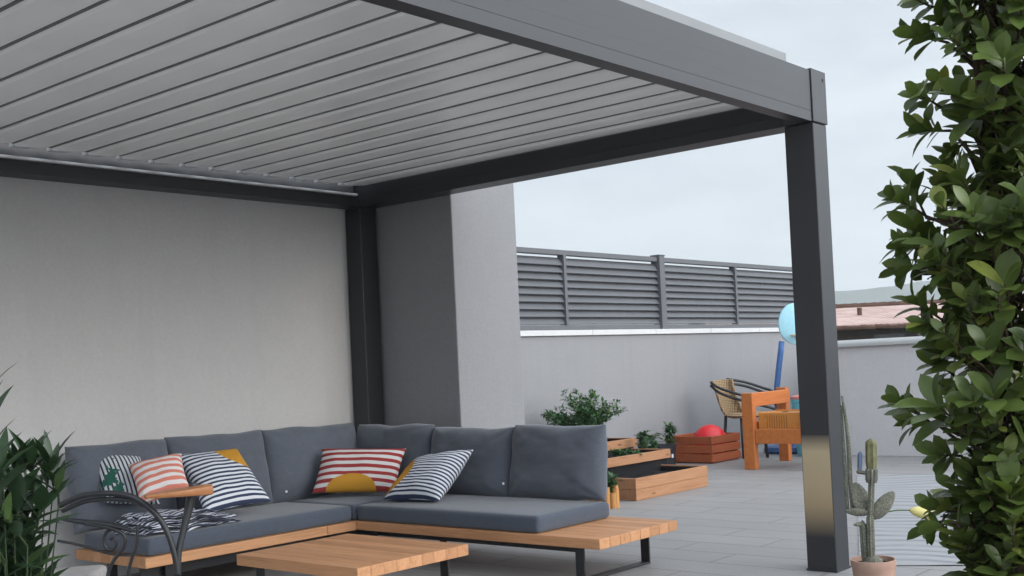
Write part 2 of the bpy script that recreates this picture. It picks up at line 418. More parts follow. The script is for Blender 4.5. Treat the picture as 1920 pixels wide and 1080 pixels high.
# ------------------------------------------------------------------ pergola
PX0, PX1 = 5.712, 5.872; PY0 = 2.802; ZL, ZT = 2.457, 2.738
XL = .80
pg = thing('pergola', (3.3, 4.75, 0), 'anthracite metal pergola with closed white louvred roof over the sofa', 'pergola')
def gpost(x0, x1, y0, y1, z1, m='anthracite', tan_reflection=False):
    b = MB(); b.box(x0, x1, y0, y1, 0, z1, .006, 3); b.box(x0-.004, x1+.004, y0-.004, y1+.004, 0, .012, .002)
    return b.build('post', M[m], pg)
p_front = gpost(PX0, PX1, PY0, PY0+.176, ZL-.003)
gpost(PX0, PX1, 6.545, 6.715, ZL-.003)
gpost(XL, XL+.16, PY0, PY0+.176, ZL-.003); gpost(XL, XL+.16, 6.545, 6.715, ZL-.003)
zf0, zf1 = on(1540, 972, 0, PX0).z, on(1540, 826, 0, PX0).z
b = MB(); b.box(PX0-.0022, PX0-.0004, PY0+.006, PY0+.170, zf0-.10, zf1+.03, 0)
ft = NT('reflection_fade'); sp = ft.n('ShaderNodeSeparateXYZ'); ft.l(ft.coord('Generated'), sp.inputs[0])  # reflection painted on a thin strip, fading dark at both ends
M['tan_reflection'] = ft.done(ft.ramp(sp.outputs[2], [(0, (.03, .03, .032)), (.30, (.36, .27, .16)), (.5, (.42, .33, .20)), (.84, (.45, .36, .23)), (1, (.05, .047, .045))]), .38, 0, .5)
o = b.build('painted_reflection', M['tan_reflection'], p_front); o['label'] = 'painted tan reflection low on the inner face of the post'
# front beam (fine grooves along its outer face)
zs = [ZL, ZL+.052, ZL+.055, ZL+.058, ZL+.118, ZL+.120, ZL+.122, ZL+.190, ZL+.192, ZL+.194, ZT]
prof = []
for i, z in enumerate(zs):
    prof.append((PY0 + (.0010 if i == 2 else .0003 if i in (5, 8) else 0), z))
prof += [(PY0+.085, ZT), (PY0+.085, ZL)]
b = MB(); b.prism(prof, 0, XL+.165, PX0-.016); b.build('front_beam', M['anthracite_grey'], pg)
b = MB(); b.box(PX0-.015, PX0-.006, PY0+.012, PY0+.084, ZL+.001, ZT-.002, 0); b.build('beam_joint', M['black'], pg)
b = MB(); b.box(PX0-.006, PX1+.006, PY0-.008, PY0+.18, ZL, ZT+.012, .004); cp = b.build('corner_cap', M['anthracite_grey'], pg)
b = MB(); b.tube([(PX1-.028, PY0-.0085, ZT-.035), (PX1-.028, PY0-.0115, ZT-.035)], .009, 12); b.build('screw', M['black'], cp)
b = MB(); b.box(XL-.006, XL+.166, PY0-.008, PY0+.18, ZL, ZT+.012, .004); b.build('corner_cap', M['anthracite_grey'], pg)
b = MB(); b.box(XL+.166, 5.50, PY0+.03, PY0+.11, ZT+.002, ZT+.062, .003); b.build('roof_trim', metal('trim_grey', (.22, .23, .235), .5), pg)
def sidebeam(x_in, sgn):
    xo = x_in+.166*sgn; xr = x_in+.034*sgn
    b = MB()
    b.box(min(x_in, xo), max(x_in, xo), PY0+.182, 6.715, ZL, ZL+.060, .003)
    b.box(min(xr, xo), max(xr, xo), PY0+.182, 6.715, ZL+.061, ZT, .003)
    b.build('side_beam', M['anthracite'], pg)
sidebeam(PX0, 1); sidebeam(XL+.166, -1)
b = MB(); b.box(XL+.168, PX0-.002, 6.545, 6.715, ZL, ZL+.076, .003); b.box(XL+.168, PX0-.002, 6.60, 6.715, ZL+.077, ZT, .003); b.build('back_beam', M['anthracite'], pg)
b = MB(); b.box(XL+.17, PX0-.03, 6.522, 6.60, ZL+.078, ZL+.094, .004); b.build('gutter_lip', M['lip'], pg)
b = MB(); b.box(XL+.17, PX0-.004, PY0+.0865, PY0+.15, ZL+.10, ZT-.03, .003); b.build('front_gutter', M['anthracite'], pg)
# louvre blades
LZ, LP = 2.588, .2193
nb = 22
for k in range(nb):
    x = PX0-.012-LP*(k+1)
    if x < XL+.18: break
    dz = random.uniform(-.0012, .0012)
    prof = []
    for (px, pz) in ((.0, .012), (.004, .004), (.012, 0), (.05, .0015), (.10, .004), (.15, .0085), (.185, .013), (.200, .0155), (.2035, .019), (.2035, .036), (.236, .041), (.236, .045), (.198, .045), (.006, .034), (0, .026)):
        prof.append((x+px, LZ+pz+dz))
    b = MB(); b.prism(prof, 1, PY0+.155, 6.44); lv = b.build('louvre_blade', M['louvre'], pg, smooth=25)
    b = MB(); b.box(x+.2042, x+LP-.0006, PY0+.155, 6.44, LZ+.0135, LZ+.030, 0); b.build('gap_shade', M['gap_shade'], lv)  # dark strip stands in for the shade in the gap between blades
    b = MB(); b.box(x+.006, x+.115, 6.441, 6.515, LZ+.006, LZ+.034, .003); b.build('end_cap', M['endcap'], lv)

# ------------------------------------------------------------------ cushions
def rbox(mb, x0, x1, y0, y1, z0, z1, r=.03, bulge=.012, n=14, seed=0, sag=0):
    h = [(x1-x0)/2, (y1-y0)/2, (z1-z0)/2]; c = V(((x0+x1)/2, (y0+y1)/2, (z0+z1)/2))
    def ticks(hh, k):
        rr = min(r, hh*.95)
        base = [-hh, -hh+rr*.25, -hh+rr*.6, -hh+rr]
        return base + [(-hh+rr)+(2*(hh-rr))*i/k for i in range(1, k)] + [-q for q in base[::-1]]
    T = [ticks(h[0], n), ticks(h[1], n), ticks(h[2], 2)]
    def fin(p):
        q = V([max(-(h[i]-min(r, h[i]*.95)), min(h[i]-min(r, h[i]*.95), p[i])) for i in range(3)])
        d = p-q
        if d.length > 1e-9: p = q + d.normalized()*r
        u, w_ = p.x/h[0], p.y/h[1]
        k = (1-min(1, abs(u))**4)*(1-min(1, abs(w_))**4)
        s = 1 if p.z > 0 else -.15
        nz = noise.noise(V((p.x*5+seed, p.y*5, seed*.7)))*.006 + noise.noise(V((p.x*17, p.y*17, seed+4)))*.002
        return c + p + V((0, 0, bulge*k*s + (nz if p.z > 0 else 0)*k)) + V((noise.noise(V((p.y*9, p.z*9, seed)))*.002, noise.noise(V((p.x*9, p.z*9, seed+2)))*.002, 0))
    for ax in range(3):
        i, j = [(1, 2), (2, 0), (0, 1)][ax]
        for sgn in (-1, 1):
            vs, fs = [], []; A, B = T[i], T[j]
            for a in A:
                for b_ in B:
                    p = V((0, 0, 0)); p[ax] = sgn*h[ax]; p[i] = a; p[j] = b_; vs.append(fin(p))
            for a in range(len(A)-1):
                for b_ in range(len(B)-1):
                    q = [a*len(B)+b_, (a+1)*len(B)+b_, (a+1)*len(B)+b_+1, a*len(B)+b_+1]
                    fs.append(q if sgn > 0 else q[::-1])
            mb.add(vs, fs)
def weld(o, d=.0004):
    bm = bmesh.new(); bm.from_mesh(o.data); bmesh.ops.remove_doubles(bm, verts=bm.verts[:], dist=d)
    bmesh.ops.recalc_face_normals(bm, faces=bm.faces[:]); bm.to_mesh(o.data); bm.free()
    o.data.polygons.foreach_set('use_smooth', [True]*len(o.data.polygons))
def pillow(mb, bl, br, tr, tl, t, a=3.0, pinch=.05, n=30, seed=0, wr=1.0, slump=0., ex=.55):
    """stuffed cushion between four corner points"""
    bl, br, tr, tl = V(bl), V(br), V(tr), V(tl)
    nrm = ((br-bl)+(tr-tl)).cross((tl-bl)+(tr-br)).normalized()
    for sgn in (1, -1):
        vs, fs, uv = [], [], []
        for i in range(n+1):
            for j in range(n+1):
                u, v = -1+2*i/n, -1+2*j/n
                u = math.sin(u*math.pi/2)*.55+u*.45; v = math.sin(v*math.pi/2)*.55+v*.45
                uu = u*(1-pinch*(1-v*v)*abs(u)); vv = v*(1-pinch*(1-u*u)*abs(v))
                s, q = (uu+1)/2, (vv+1)/2
                p = bl*(1-s)*(1-q)+br*s*(1-q)+tr*s*q+tl*(1-s)*q
                k = max(0, (1-abs(u)**a)*(1-abs(v)**a))**ex
                th = t/2*k*(1-slump*v*.5)
                w_ = noise.noise(V((u*2.1+seed, v*2.1, seed)))*.10 + noise.noise(V((u*5+seed*2, v*5, 3)))*.045
                # creases fanning out from the corners
                for (cu, cv) in ((1, 1), (1, -1), (-1, 1), (-1, -1)):
                    du, dv = u-cu, v-cv; d = math.hypot(du, dv)
                    w_ += .09*wr*math.sin(9*math.atan2(dv, du)+seed)*math.exp(-d*2.6)*min(1, d*3)
                w_ *= wr if True else 1
                vs.append(p + nrm*sgn*th*(1+w_) + nrm*k*.0)
                uv.append(((u+1)/2, (v+1)/2))
        for i in range(n):
            for j in range(n):
                q = [i*(n+1)+j, (i+1)*(n+1)+j, (i+1)*(n+1)+j+1, i*(n+1)+j+1]
                fs.append(q if sgn > 0 else q[::-1])
        mb.add(vs, fs, uv)

# ------------------------------------------------------------------ corner sofa
BZ0, BZ1 = .193, .25
sofa = thing('corner_sofa', (4.9, 5.6, 0), 'low L-shaped garden sofa of teak boards with slate grey cushions', 'sofa')
b = MB(); np_ = 8; xs0, xs1 = 4.855, 5.612; pw = (xs1-xs0)/np_
for i in range(np_):
    b.box(xs0+i*pw+.0012, xs0+(i+1)*pw-.0012, 3.752+random.uniform(-.001, .001), 6.48, BZ0, BZ1+random.uniform(-.0008, .0008), .003)
b.build('platform', M['teak'], sofa)
b = MB(); yl0, yl1 = 5.722, 6.48; pw = (yl1-yl0)/np_; XE = 3.36
for i in range(np_):
    if i == 0:
        b.box(XE, 4.615, yl0, yl0+pw-.001, BZ0, BZ1, .003); b.box(4.618, xs0-.002, yl0, yl0+pw-.001, BZ0, BZ1, .003)
    else:
        b.box(XE, xs0-.002, yl0+i*pw+.001, yl0+(i+1)*pw-.001, BZ0, BZ1, .003)
b.build('platform', M['teak_x'], sofa)
def uleg(mb, ax, a, b0, b1, w=.06, t=.012, z1=BZ0-.001):
    # flat-bar U frame: runs along axis ax from b0 to b1, at a on the other axis
    if ax == 0:
        mb.box(b0, b0+t, a-w/2, a+w/2, 0, z1, .002); mb.box(b1-t, b1, a-w/2, a+w/2, 0, z1, .002); mb.box(b0+t, b1-t, a-w/2, a+w/2, 0, t, .002)
    else:
        mb.box(a-w/2, a+w/2, b0, b0+t, 0, z1, .002); mb.box(a-w/2, a+w/2, b1-t, b1, 0, z1, .002); mb.box(a-w/2, a+w/2, b0+t, b1-t, 0, t, .002)
for y in (3.93, 5.62):
    b = MB(); uleg(b, 0, y, 4.90, 5.53); b.build('leg', M['black'], sofa)
for x in (3.55, 4.72):
    b = MB(); uleg(b, 1, x, 5.79, 6.42); b.build('leg', M['black'], sofa)
b = MB(); b.box(3.4, 5.55, 5.83, 5.86, .12, BZ0-.002, .002); b.box(4.95, 4.98, 3.98, 5.82, .15, BZ0-.002, .002); b.build('under_rail', M['black'], sofa)
# seat cushions
def seat(x0, x1, y0, y1, seed):
    b = MB(); rbox(b, x0, x1, y0, y1, BZ1+.002, BZ1+.100, .026, .012, 16, seed)
    o = b.build('seat_cushion', M['fabric_seat'], sofa); weld(o)
    return o
seat(4.868, 5.556, 4.195, 5.742, 1.3)
seat(XE+.03, 4.842, 5.742, 6.44, 5.1)
seat(4.858, 5.556, 5.752, 6.44, 8.8)
SZ = BZ1+.106
def backc(bl, br, tr, tl, seed, t=.215):
    b = MB(); pillow(b, bl, br, tr, tl, t, 4.2, .022, 44, seed, 1.15, .22, .5)
    for v in b.v: v += V((noise.noise(v*6+V((seed, 0, 0)))*.010, noise.noise(v*6+V((0, seed, 0)))*.010, noise.noise(v*4.3+V((0, 0, seed)))*.014))
    o = b.build('back_cushion', M['fabric'], sofa); weld(o)
    return o
# along the right bench (facing -X): bl is the viewer's left = larger y
backs = []
for (ya, yb_, zt, sd) in ((4.985, 4.215, .812, 2.2), (5.735, 4.965, .800, 6.1), (6.535, 5.715, .822, 9.4)):
    backs.append(backc((5.53, ya, SZ-.012), (5.53, yb_, SZ-.012), (5.60, yb_+.01, zt), (5.60, ya-.005, zt+.004), sd))
for (xa, xb, zt, sd) in ((4.70, 5.555, .845, 12.2), (3.98, 4.73, .850, 15.5), (3.33, 4.01, .846, 19.1)):
    backs.append(backc((xa, 6.43, SZ-.012), (xb, 6.43, SZ-.012), (xb-.005, 6.53, zt), (xa+.01, 6.53, zt+.004), sd))
for (i, p) in ((0, (5.427, 4.955, .45)), (3, (4.76, 6.322, .43))):
    b = MB(); b.box(p[0]-.004, p[0]+.012, p[1]-.003, p[1]+.003, p[2]-.007, p[2]+.007, .0015); b.build('care_tag', M['tagw'], backs[i])

# ------------------------------------------------------------------ loose pillows
def quad(px, dep): return [at(x, y, d) for (x, y), d in zip(px, dep)]
navy, white, must = (.040, .052, .095), (.60, .62, .66), (.50, .25, .035)
def scatter(name, px, dep, t, mat, label, seed, **kw):
    b = MB(); q = quad(px, dep); pillow(b, *q, t, seed=seed, **kw)
    c = sum(q, V())/4; c.z = min(v.z for v in b.v)
    o = solo(b, name, mat, c, label, 'pillow', 'scatter pillows on the sofa'); weld(o); return o
# px order: bottom-left, bottom-right, top-right, top-left
scatter('throw_pillow', [(385, 964), (509, 940), (444, 841), (330, 853)], [6.75, 7.05, 7.30, 7.0], .15,
        striped('navy_stripe_a', white, navy, 15, .48, 1, .25, (1.0, 1.02, .47, 1.0), must),
        'navy and white striped pillow with a mustard top corner, leaning behind the wooden armrest', 1.7, pinch=.06)
scatter('throw_pillow', [(584, 925), (742, 923), (762, 841), (604, 841)], [7.72, 7.72, 7.9, 7.95], .14,
        striped('red_stripe', (.62, .60, .59), (.30, .045, .045), 6.6, .5, 1, .12, (.47, .0, .30, .92), must),
        'red and white striped oblong pillow with a mustard half circle in the sofa corner', 4.2, pinch=.05)
scatter('throw_pillow', [(718, 938), (822, 940), (888, 843), (782, 862)], [7.35, 7.15, 7.38, 7.55], .20,
        striped('navy_stripe_b', white, navy, 17, .48, 1, .25, (.03, .44, .30, .8), must),
        'navy and white striped pillow with a mustard left edge, lying against the right bench cushions', 7.9, pinch=.07)
scatter('throw_pillow', [(196, 942), (300, 945), (262, 856), (166, 856)], [6.62, 6.75, 6.95, 6.85], .16,
        striped('leaf_stripe', (.55, .57, .60), (.035, .045, .07), 12, .42, 0, .4, None, None, (.03, .11, .085)),
        'black and white striped pillow with green leaf print at the far left of the sofa', 10.3, pinch=.06)
scatter('throw_pillow', [(262, 945), (356, 915), (340, 850), (240, 872)], [6.5, 6.62, 6.78, 6.66], .16,
        striped('coral_stripe', (.62, .60, .60), (.55, .19, .14), 6, .5, 1, .3),
        'coral and white striped pillow resting behind the curved metal chair', 13.1, pinch=.06)
# folded striped throw on the seat
def throw():
    b = MB(); mat = striped('throw_stripe', (.52, .55, .62), (.03, .035, .055), 13, .55, 1, 2.2)
    for L, (x0, x1, y0, y1, z, sd) in enumerate(((3.40, 4.02, 5.765, 6.14, SZ+.012, 0), (3.42, 4.00, 5.78, 6.16, SZ+.036, 3), (3.41, 3.95, 5.77, 6.13, SZ+.062, 7), (3.44, 3.85, 5.79, 6.12, SZ+.09, 9))):
        n = 26; vs, fs, uv = [], [], []
        for side in (0, 1):
            for i in range(n+1):
                for j in range(n+1):
                    u, v = i/n, j/n
                    e = min(u, 1-u, v, 1-v); ed = min(1, e*14)
                    x = x0+(x1-x0)*u + .018*noise.noise(V((v*5, sd, 1))); y = y0+(y1-y0)*v + .02*noise.noise(V((u*5, sd, 2)))
                    zz = z + .024*noise.noise(V((u*4+sd, v*5, sd))) + .006*noise.noise(V((u*11, v*11, sd)))
                    vs.append((x, y, zz + (.009 if side else -.009)*math.sqrt(ed)))
                    uv.append((u, v))
        m = (n+1)**2
        for s in (0, 1):
            for i in range(n):
                for j in range(n):
                    q = [s*m+i*(n+1)+j, s*m+(i+1)*(n+1)+j, s*m+(i+1)*(n+1)+j+1, s*m+i*(n+1)+j+1]
                    fs.append(q if s else q[::-1])
        b.add(vs, fs, uv)
    o = solo(b, 'folded_throw', mat, (3.73, 5.95, SZ), 'crumpled dark and white striped throw folded on the left end of the sofa seat', 'blanket'); weld(o)
throw()

# ------------------------------------------------------------------ coffee table
tx0, tx1, ty0, ty1, tz = 3.632, 4.405, 4.292, 5.277, .26
tb = thing('coffee_table', ((tx0+tx1)/2, (ty0+ty1)/2, 0), 'low teak plank coffee table in front of the corner sofa', 'table')
b = MB(); n = 9; pw = (tx1-tx0)/n
for i in range(n): b.box(tx0+i*pw+.0006, tx0+(i+1)*pw-.0006, ty0+random.uniform(-.001, .001), ty1, tz-.058, tz+random.uniform(-.0005, .0005), .0016)
b.build('tabletop', M['teak'], tb)
for y in (ty0+.13, ty1-.13):
    b = MB(); uleg(b, 0, y, tx0+.05, tx1-.05, .06, .012, tz-.059); b.build('leg', M['black'], tb)

# ------------------------------------------------------------------ raised planters by the wall
def planter(x0, x1, y0, y1, z0, z1, label, boards=2, zb=0):
    t = thing('planter_box', ((x0+x1)/2, (y0+y1)/2, z0), label, 'planter', group='stepped wooden planter boxes')
    b = MB(); bh = (z1-zb)/boards
    for k in range(boards):
        za, zc = zb+bh*k+.001, zb+bh*(k+1)-.001
        b.box(x0, x1, y0, y0+.028, za, zc, .003); (b.box(x0, x1, y1-.028, y1, za, zc, .003) if z1 > .4 else 0)
        b.box(x0+.002, x0+.03, y0+.029, y1-.029, za, zc, .003); b.box(x1-.03, x1-.002, y0+.029, y1-.029, za, zc, .003)
    b.build('board', M['pine'], t)
    # black liner: hangs inside the boards and shows below them
    b = MB(); th = .006; xa, xb, ya, yb = x0+.031, x1-.031, y0+.030, y1-.030; zt = z1-.012
    b.box(xa, xb, ya, ya+th, .004, zt, 0); b.box(xa, xb, yb-th, yb, .004, zt, 0); b.box(xa, xa+th, ya+th, yb-th, .004, zt, 0); b.box(xb-th, xb, ya+th, yb-th, .004, zt, 0)
    b.build('liner', M['liner'], t)
    n = 18; vs, fs = [], []
    for i in range(n+1):
        for j in range(n+1):
            x, y = xa+th+(xb-xa-2*th)*i/n, ya+th+(yb-ya-2*th)*j/n
            vs.append((x, y, z1-.060+.022*noise.noise(V((x*6, y*6, z0))) + .012*noise.noise(V((x*23, y*23, 1)))))
    for i in range(n):
        for j in range(n): fs.append([i*(n+1)+j, (i+1)*(n+1)+j, (i+1)*(n+1)+j+1, i*(n+1)+j+1])
    s = MB(); s.add(vs, fs); s.build('soil', M['soil'], t, smooth=True, fix=False)
    return t
M['liner'] = flat('black_liner', (.010, .010, .012), .7, .2)
planter(7.92, 9.07, 5.70, 6.235, 0, .192, 'lowest larch planter box of black soil, nearest on the floor')
planter(7.95, 9.29, 6.25, 6.74, 0, .322, 'middle larch planter box, between the lowest box and the highest', 1, .236)
planter(8.0, 9.45, 6.755, 7.35, 0, .415, 'highest larch planter box holding the big bushy plant', 1, .325)

# ------------------------------------------------------------------ foliage
def leaf(mb, base, d, up, L, W, shape='ob', fold=.25, bend=.25, rows=6):
    d = d.normalized(); side = d.cross(up)
    side = side.normalized() if side.length > 1e-4 else d.orthogonal().normalized()
    nrm = side.cross(d).normalized()
    vs, fs = [], []
    for i in range(rows+1):
        t = i/rows
        if shape == 'ob': w = W*.5*(math.sin(math.pi*min(1, t**1.35))**.62 if 0 < t < 1 else 0) ; w = max(w, W*.06*(1-t))
        else: w = W*.5*(math.sin(math.pi*t**.8)**.9 if 0 < t < 1 else 0); w = max(w, W*.06*(1-t))
        c = base + d*(L*t) - nrm*(bend*L*t*t)
        e = nrm*(fold*w)
        vs += [c - side*w + e, c, c + side*w + e]
    for i in range(rows):
        a = i*3
        fs += [[a, a+1, a+4, a+3], [a+1, a+2, a+5, a+4]]
    mb.add(vs, fs)
def rdir(el0=-.3, el1=.9):
    az = random.uniform(0, 2*math.pi); el = random.uniform(el0, el1)
    return V((math.cos(az)*math.cos(el), math.sin(az)*math.cos(el), math.sin(el)))
def twig_leaves(mb, st, p0, d, L, nl, ll, lw, shape, spread=.9, whorl=.55):
    """one twig: a thin stem with leaves thickening towards the tip"""
    p1 = p0+d*L+V((0, 0, L*.12))
    if st is not None: st.tube([p0, (p0+p1)/2+rdir()*L*.05, p1], [.0035, .0026, .0015], 5)
    a0 = random.uniform(0, 6.28); o1 = d.orthogonal().normalized(); o2 = d.cross(o1)
    for k in range(nl):
        s = 1-(k/nl)*whorl*1.3; s = max(.1, s)
        g = a0+k*2.4
        out = o1*math.cos(g)+o2*math.sin(g)
        sp = spread*(.45+.75*k/nl)
        dd = (d*(1-.35*sp)+out*sp+V((0, 0, .18))).normalized()
        l = ll*random.uniform(.65, 1.15)
        leaf(mb, p0.lerp(p1, s), dd, (d+V((0, 0, .6))).normalized(), l, l*lw*random.uniform(.85, 1.15), shape, random.uniform(.1, .4), random.uniform(.05, .4))

# big evergreen shrub on the right, close to the viewer
M['shrub'] = leafmat('glossy_shrub_leaf', (.056, .088, .022), (.115, .165, .042), (.27, .30, .07), .32, .3)
M['bark'] = flat('bark', (.07, .05, .035), .9, .1, .35, 40)
def right_shrub():
    D = 2.55
    def wp(x, y, dd=0): return at(x, y, D+dd)
    base = wp(1880, 1080); base.z = 0
    t = thing('evergreen_shrub', base, 'tall glossy broad-leaved evergreen shrub at the right edge of the terrace', 'shrub')
    lv, st = MB(), MB()
    axis = lambda y: wp(1895+18*math.sin(y*.01), y)
    random.seed(31)
    # left outline of the crown at several heights (photo survey): y -> x
    outl = [(-140, 1760), (-40, 1705), (60, 1705), (130, 1702), (200, 1715), (250, 1752), (290, 1790), (330, 1745), (390, 1668), (440, 1672), (500, 1690), (545, 1745), (600, 1712), (650, 1712), (720, 1742), (770, 1690), (830, 1735), (890, 1775), (930, 1745), (1000, 1735), (1050, 1785), (1200, 1800), (1700, 1800), (2500, 1830)]
    def left(y):
        for (a, b_) in zip(outl, outl[1:]):
            if a[0] <= y <= b_[0]: return a[1]+(b_[1]-a[1])*(y-a[0])/(b_[0]-a[0])
        return 1800
    # stems
    for (dx, dd) in ((-30, 0), (15, .06), (50, -.05), (0, .15)):
        pts = [base+V((random.uniform(-.04, .04), random.uniform(-.04, .04), 0))]
        for y in range(1000, -200, -130): pts.append(wp(1885+dx*(1.6-y/1100)+random.uniform(-12, 12), y, dd+random.uniform(-.03, .03)))
        st.tube(pts, [.016*(1-.75*i/len(pts)) for i in range(len(pts))], 7, smooth=3)
    N = 610
    for i in range(N):
        y = random.uniform(-170, 1350) if i > 60 else random.uniform(1200, 2300)
        lx = left(y); cx = 1900
        rad = (cx-lx)/F_PX*D                     # crown radius at this height
        az = random.uniform(0, 2*math.pi)
        frac = random.uniform(.0, .95)**.6
        # horizontal crown section: left/right across the view, front/back in depth
        hx, hd = -math.cos(az)*frac, math.sin(az)*frac
        tipx = cx + hx*(cx-lx-22 if hx < 0 else 230)
        tip = wp(tipx, y, hd*min(rad*1.05, .24))
        ax = wp(cx+hx*40, y+70+random.uniform(-20, 60), hd*.05)
        d = (tip-ax); L = d.length; d.normalize()
        s = min(L, random.uniform(.07, .12)); p0 = tip-d*s
        st.tube([ax, ax.lerp(p0, .5)+V((0, 0, .008)), p0], [.005, .004, .0035], 5)
        twig_leaves(lv, st, p0, d, s, random.randint(6, 12), random.choice((.042, .056, .068, .082))*random.uniform(.85, 1.15), random.uniform(.44, .62), 'ob', 1.0)
    # longer sprays that break the outline
    for (x, y, dx, dy) in ((1660, 380, -60, -6), (1675, 470, -50, 25), (1748, 335, -6, -55), (1690, 350, -30, -40), (1672, 510, -45, 30), (1668, 765, -60, -8), (1690, 800, -55, 20), (1738, 960, -55, 20), (1725, 1000, -50, 40), (1745, 860, -40, 25), (1690, 5, -70, 5), (1705, 75, -55, 15), (1702, 190, -45, 8), (1716, 250, -50, 25), (1775, 290, -15, 45), (1712, 620, -60, 10), (1700, 575, -60, -12), (1740, 690, -40, 0)):
        tip = wp(x+18, y, random.uniform(-.06, .08)); p0 = wp(x-dx+18, y-dy+20, random.uniform(-.05, .05)); d = (tip-p0); L = d.length; d.normalize()
        st.tube([wp(1850, y+70), p0], [.006, .0035], 5)
        twig_leaves(lv, st, p0, d, L, 12, .062, .5, 'ob', .85)
    lv.build('foliage', M['shrub'], t, smooth=True, fix=False)
    st.build('stem', M['bark'], t, smooth=True)
right_shrub()

# dark narrow-leaved shrub bottom left
def left_shrub():
    random.seed(12); D = 3.0
    base = at(20, 1080, D); base.z = 0
    t = thing('narrow_leaf_shrub', base, 'dark bushy shrub with narrow pointed leaves in the left foreground', 'shrub')
    lv, st = MB(), MB()
    m = leafmat('narrow_leaf', (.016, .036, .016), (.030, .062, .028), (.07, .12, .035), .42, .15)
    for i in range(120):
        x = random.gauss(0, 58); x = max(-180, min(95, x)); y = random.uniform(930, 1500)
        top = 925+max(0, (x-35))*.9
        if y < top+10: continue
        p = at(x, y, D+random.uniform(-.2, .22)); d = (V((random.uniform(-.6, .6), random.uniform(-.6, .6), 1))).normalized()
        st.tube([base.lerp(p, .55)+V((0, 0, -.05)), p], [.0028, .002], 5)
        twig_leaves(lv, st, p, d, .09, random.randint(8, 11), random.uniform(.085, .135), .30, 'la', 1.0, .6)
    for (x, y) in ((100, 885), (85, 900), (40, 880), (20, 890), (110, 920), (62, 880)):
        p = at(x, y+25, D); st.tube([base.lerp(p, .6), p], [.0028, .002], 5)
        twig_leaves(lv, st, p, V((random.uniform(-.3, .4), -.1, 1)).normalized(), .05, 8, .105, .24, 'la', .75, .5)
    p = at(-14, 760, D); st.tube([base, base.lerp(p, .5)+V((.02, 0, 0)), p], [.008, .006, .004], 6)
    for k in range(6): twig_leaves(lv, st, p.lerp(base, k*.07), V((random.uniform(-.5, .6), random.uniform(-.5, .5), 1)).normalized(), .05, 6, .11, .24, 'la', .7, .5)
    lv.build('foliage', m, t, smooth=True, fix=False); st.build('stem', flat('dark_green_stem', (.03, .045, .02), .8, .2), t, smooth=True)
left_shrub()

# plants in the planters: leaflets along arching stems
M['herb'] = leafmat('herb_leaf', (.030, .085, .035), (.055, .135, .055), (.16, .24, .06), .5, .3)
M['herb_stem'] = flat('green_stem', (.07, .11, .04), .7, .2)
def herb(base, ht, rad, n, label, name='leafy_plant', ll=.045, cat='plant', group=None, lean=(0, 0)):
    t = thing(name, base, label, cat, group=group); base = V(base)
    lv, st = MB(), MB()
    for i in range(n):
        az = random.uniform(0, 6.283); r = rad*math.sqrt(random.random()); h = ht*random.uniform(.55, 1)*(1-.35*(r/rad)**2)
        top = base+V((math.cos(az)*r+lean[0], math.sin(az)*r+lean[1], h))
        mid = base.lerp(top, .5)+V((-math.cos(az)*r*.2, -math.sin(az)*r*.2, h*.08))
        pts, rs = catmull([base+V((math.cos(az)*.02, math.sin(az)*.02, 0)), mid, top], 4, [.005, .0035, .0015])
        st.tube(pts, rs, 5)
        for k in range(2, len(pts)):
            for s in range(3):
                d = rdir(-.2, .7)
                p = pts[k]
                q = p+d*random.uniform(.03, .07)*min(1, ht*2.4)
                st.tube([p, q], [.0014, .0008], 4)
                for m_ in range(4):
                    dd = (d+rdir(-.6, .6)*.9).normalized(); l = ll*random.uniform(.6, 1.1)
                    leaf(lv, p.lerp(q, .4+.2*m_), dd, V((0, 0, 1)), l, l*.46, 'la', .2, .3, 4)
    lv.build('foliage', M['herb'], t, smooth=True, fix=False); st.build('stem', M['herb_stem'], t, smooth=True)
random.seed(5)
herb((8.86, 6.98, .33), .62, .42, 64, 'big bushy green plant with divided leaves in the highest planter box', ll=.055)
herb((8.75, 6.42, .235), .14, .15, 8, 'low trailing green plant at the front edge of the middle planter box', ll=.05)
for (px, py, pyb, y, lab) in ((1204, 800, 845, 6.60, 'small seedling closest to the bushy plant, growing in the middle planter box'), (1222, 792, 842, 6.66, 'middle one of the three small seedlings between bushy plant and crate')):
    p = on(px, py, 1, y); herb((p.x, p.y, .236), p.z-.236, .06, 4, lab, 'seedling', .05, group='small seedlings by the wall')
# log-edged planter with a small plant behind the sofa end
lp = on(1160, 940, 2, .0)
lg = thing('log_planter', (7.55, 5.72, 0), 'small round planter of upright orange half logs beside the sofa end', 'planter')
b = MB()
for k in range(11):
    g = 2*math.pi*k/11; b.tube([(7.50+.10*math.cos(g), 5.73+.10*math.sin(g), 0), (7.50+.10*math.cos(g), 5.73+.10*math.sin(g), .15+.03*math.sin(k*2.1))], .031, 12)
b.build('log_edge', wood('log_wood', (.50, .25, .085), (.36, .15, .05), 2, .7), lg, smooth=40)
b = MB(); b.lathe([(.001, .1), (.085, .1)], (7.50, 5.73, 0), 16); b.build('soil', M['soil'], lg)
herb((7.50, 5.73, .10), .22, .10, 12, 'yellowish green tuft growing in the small log planter', ll=.05)

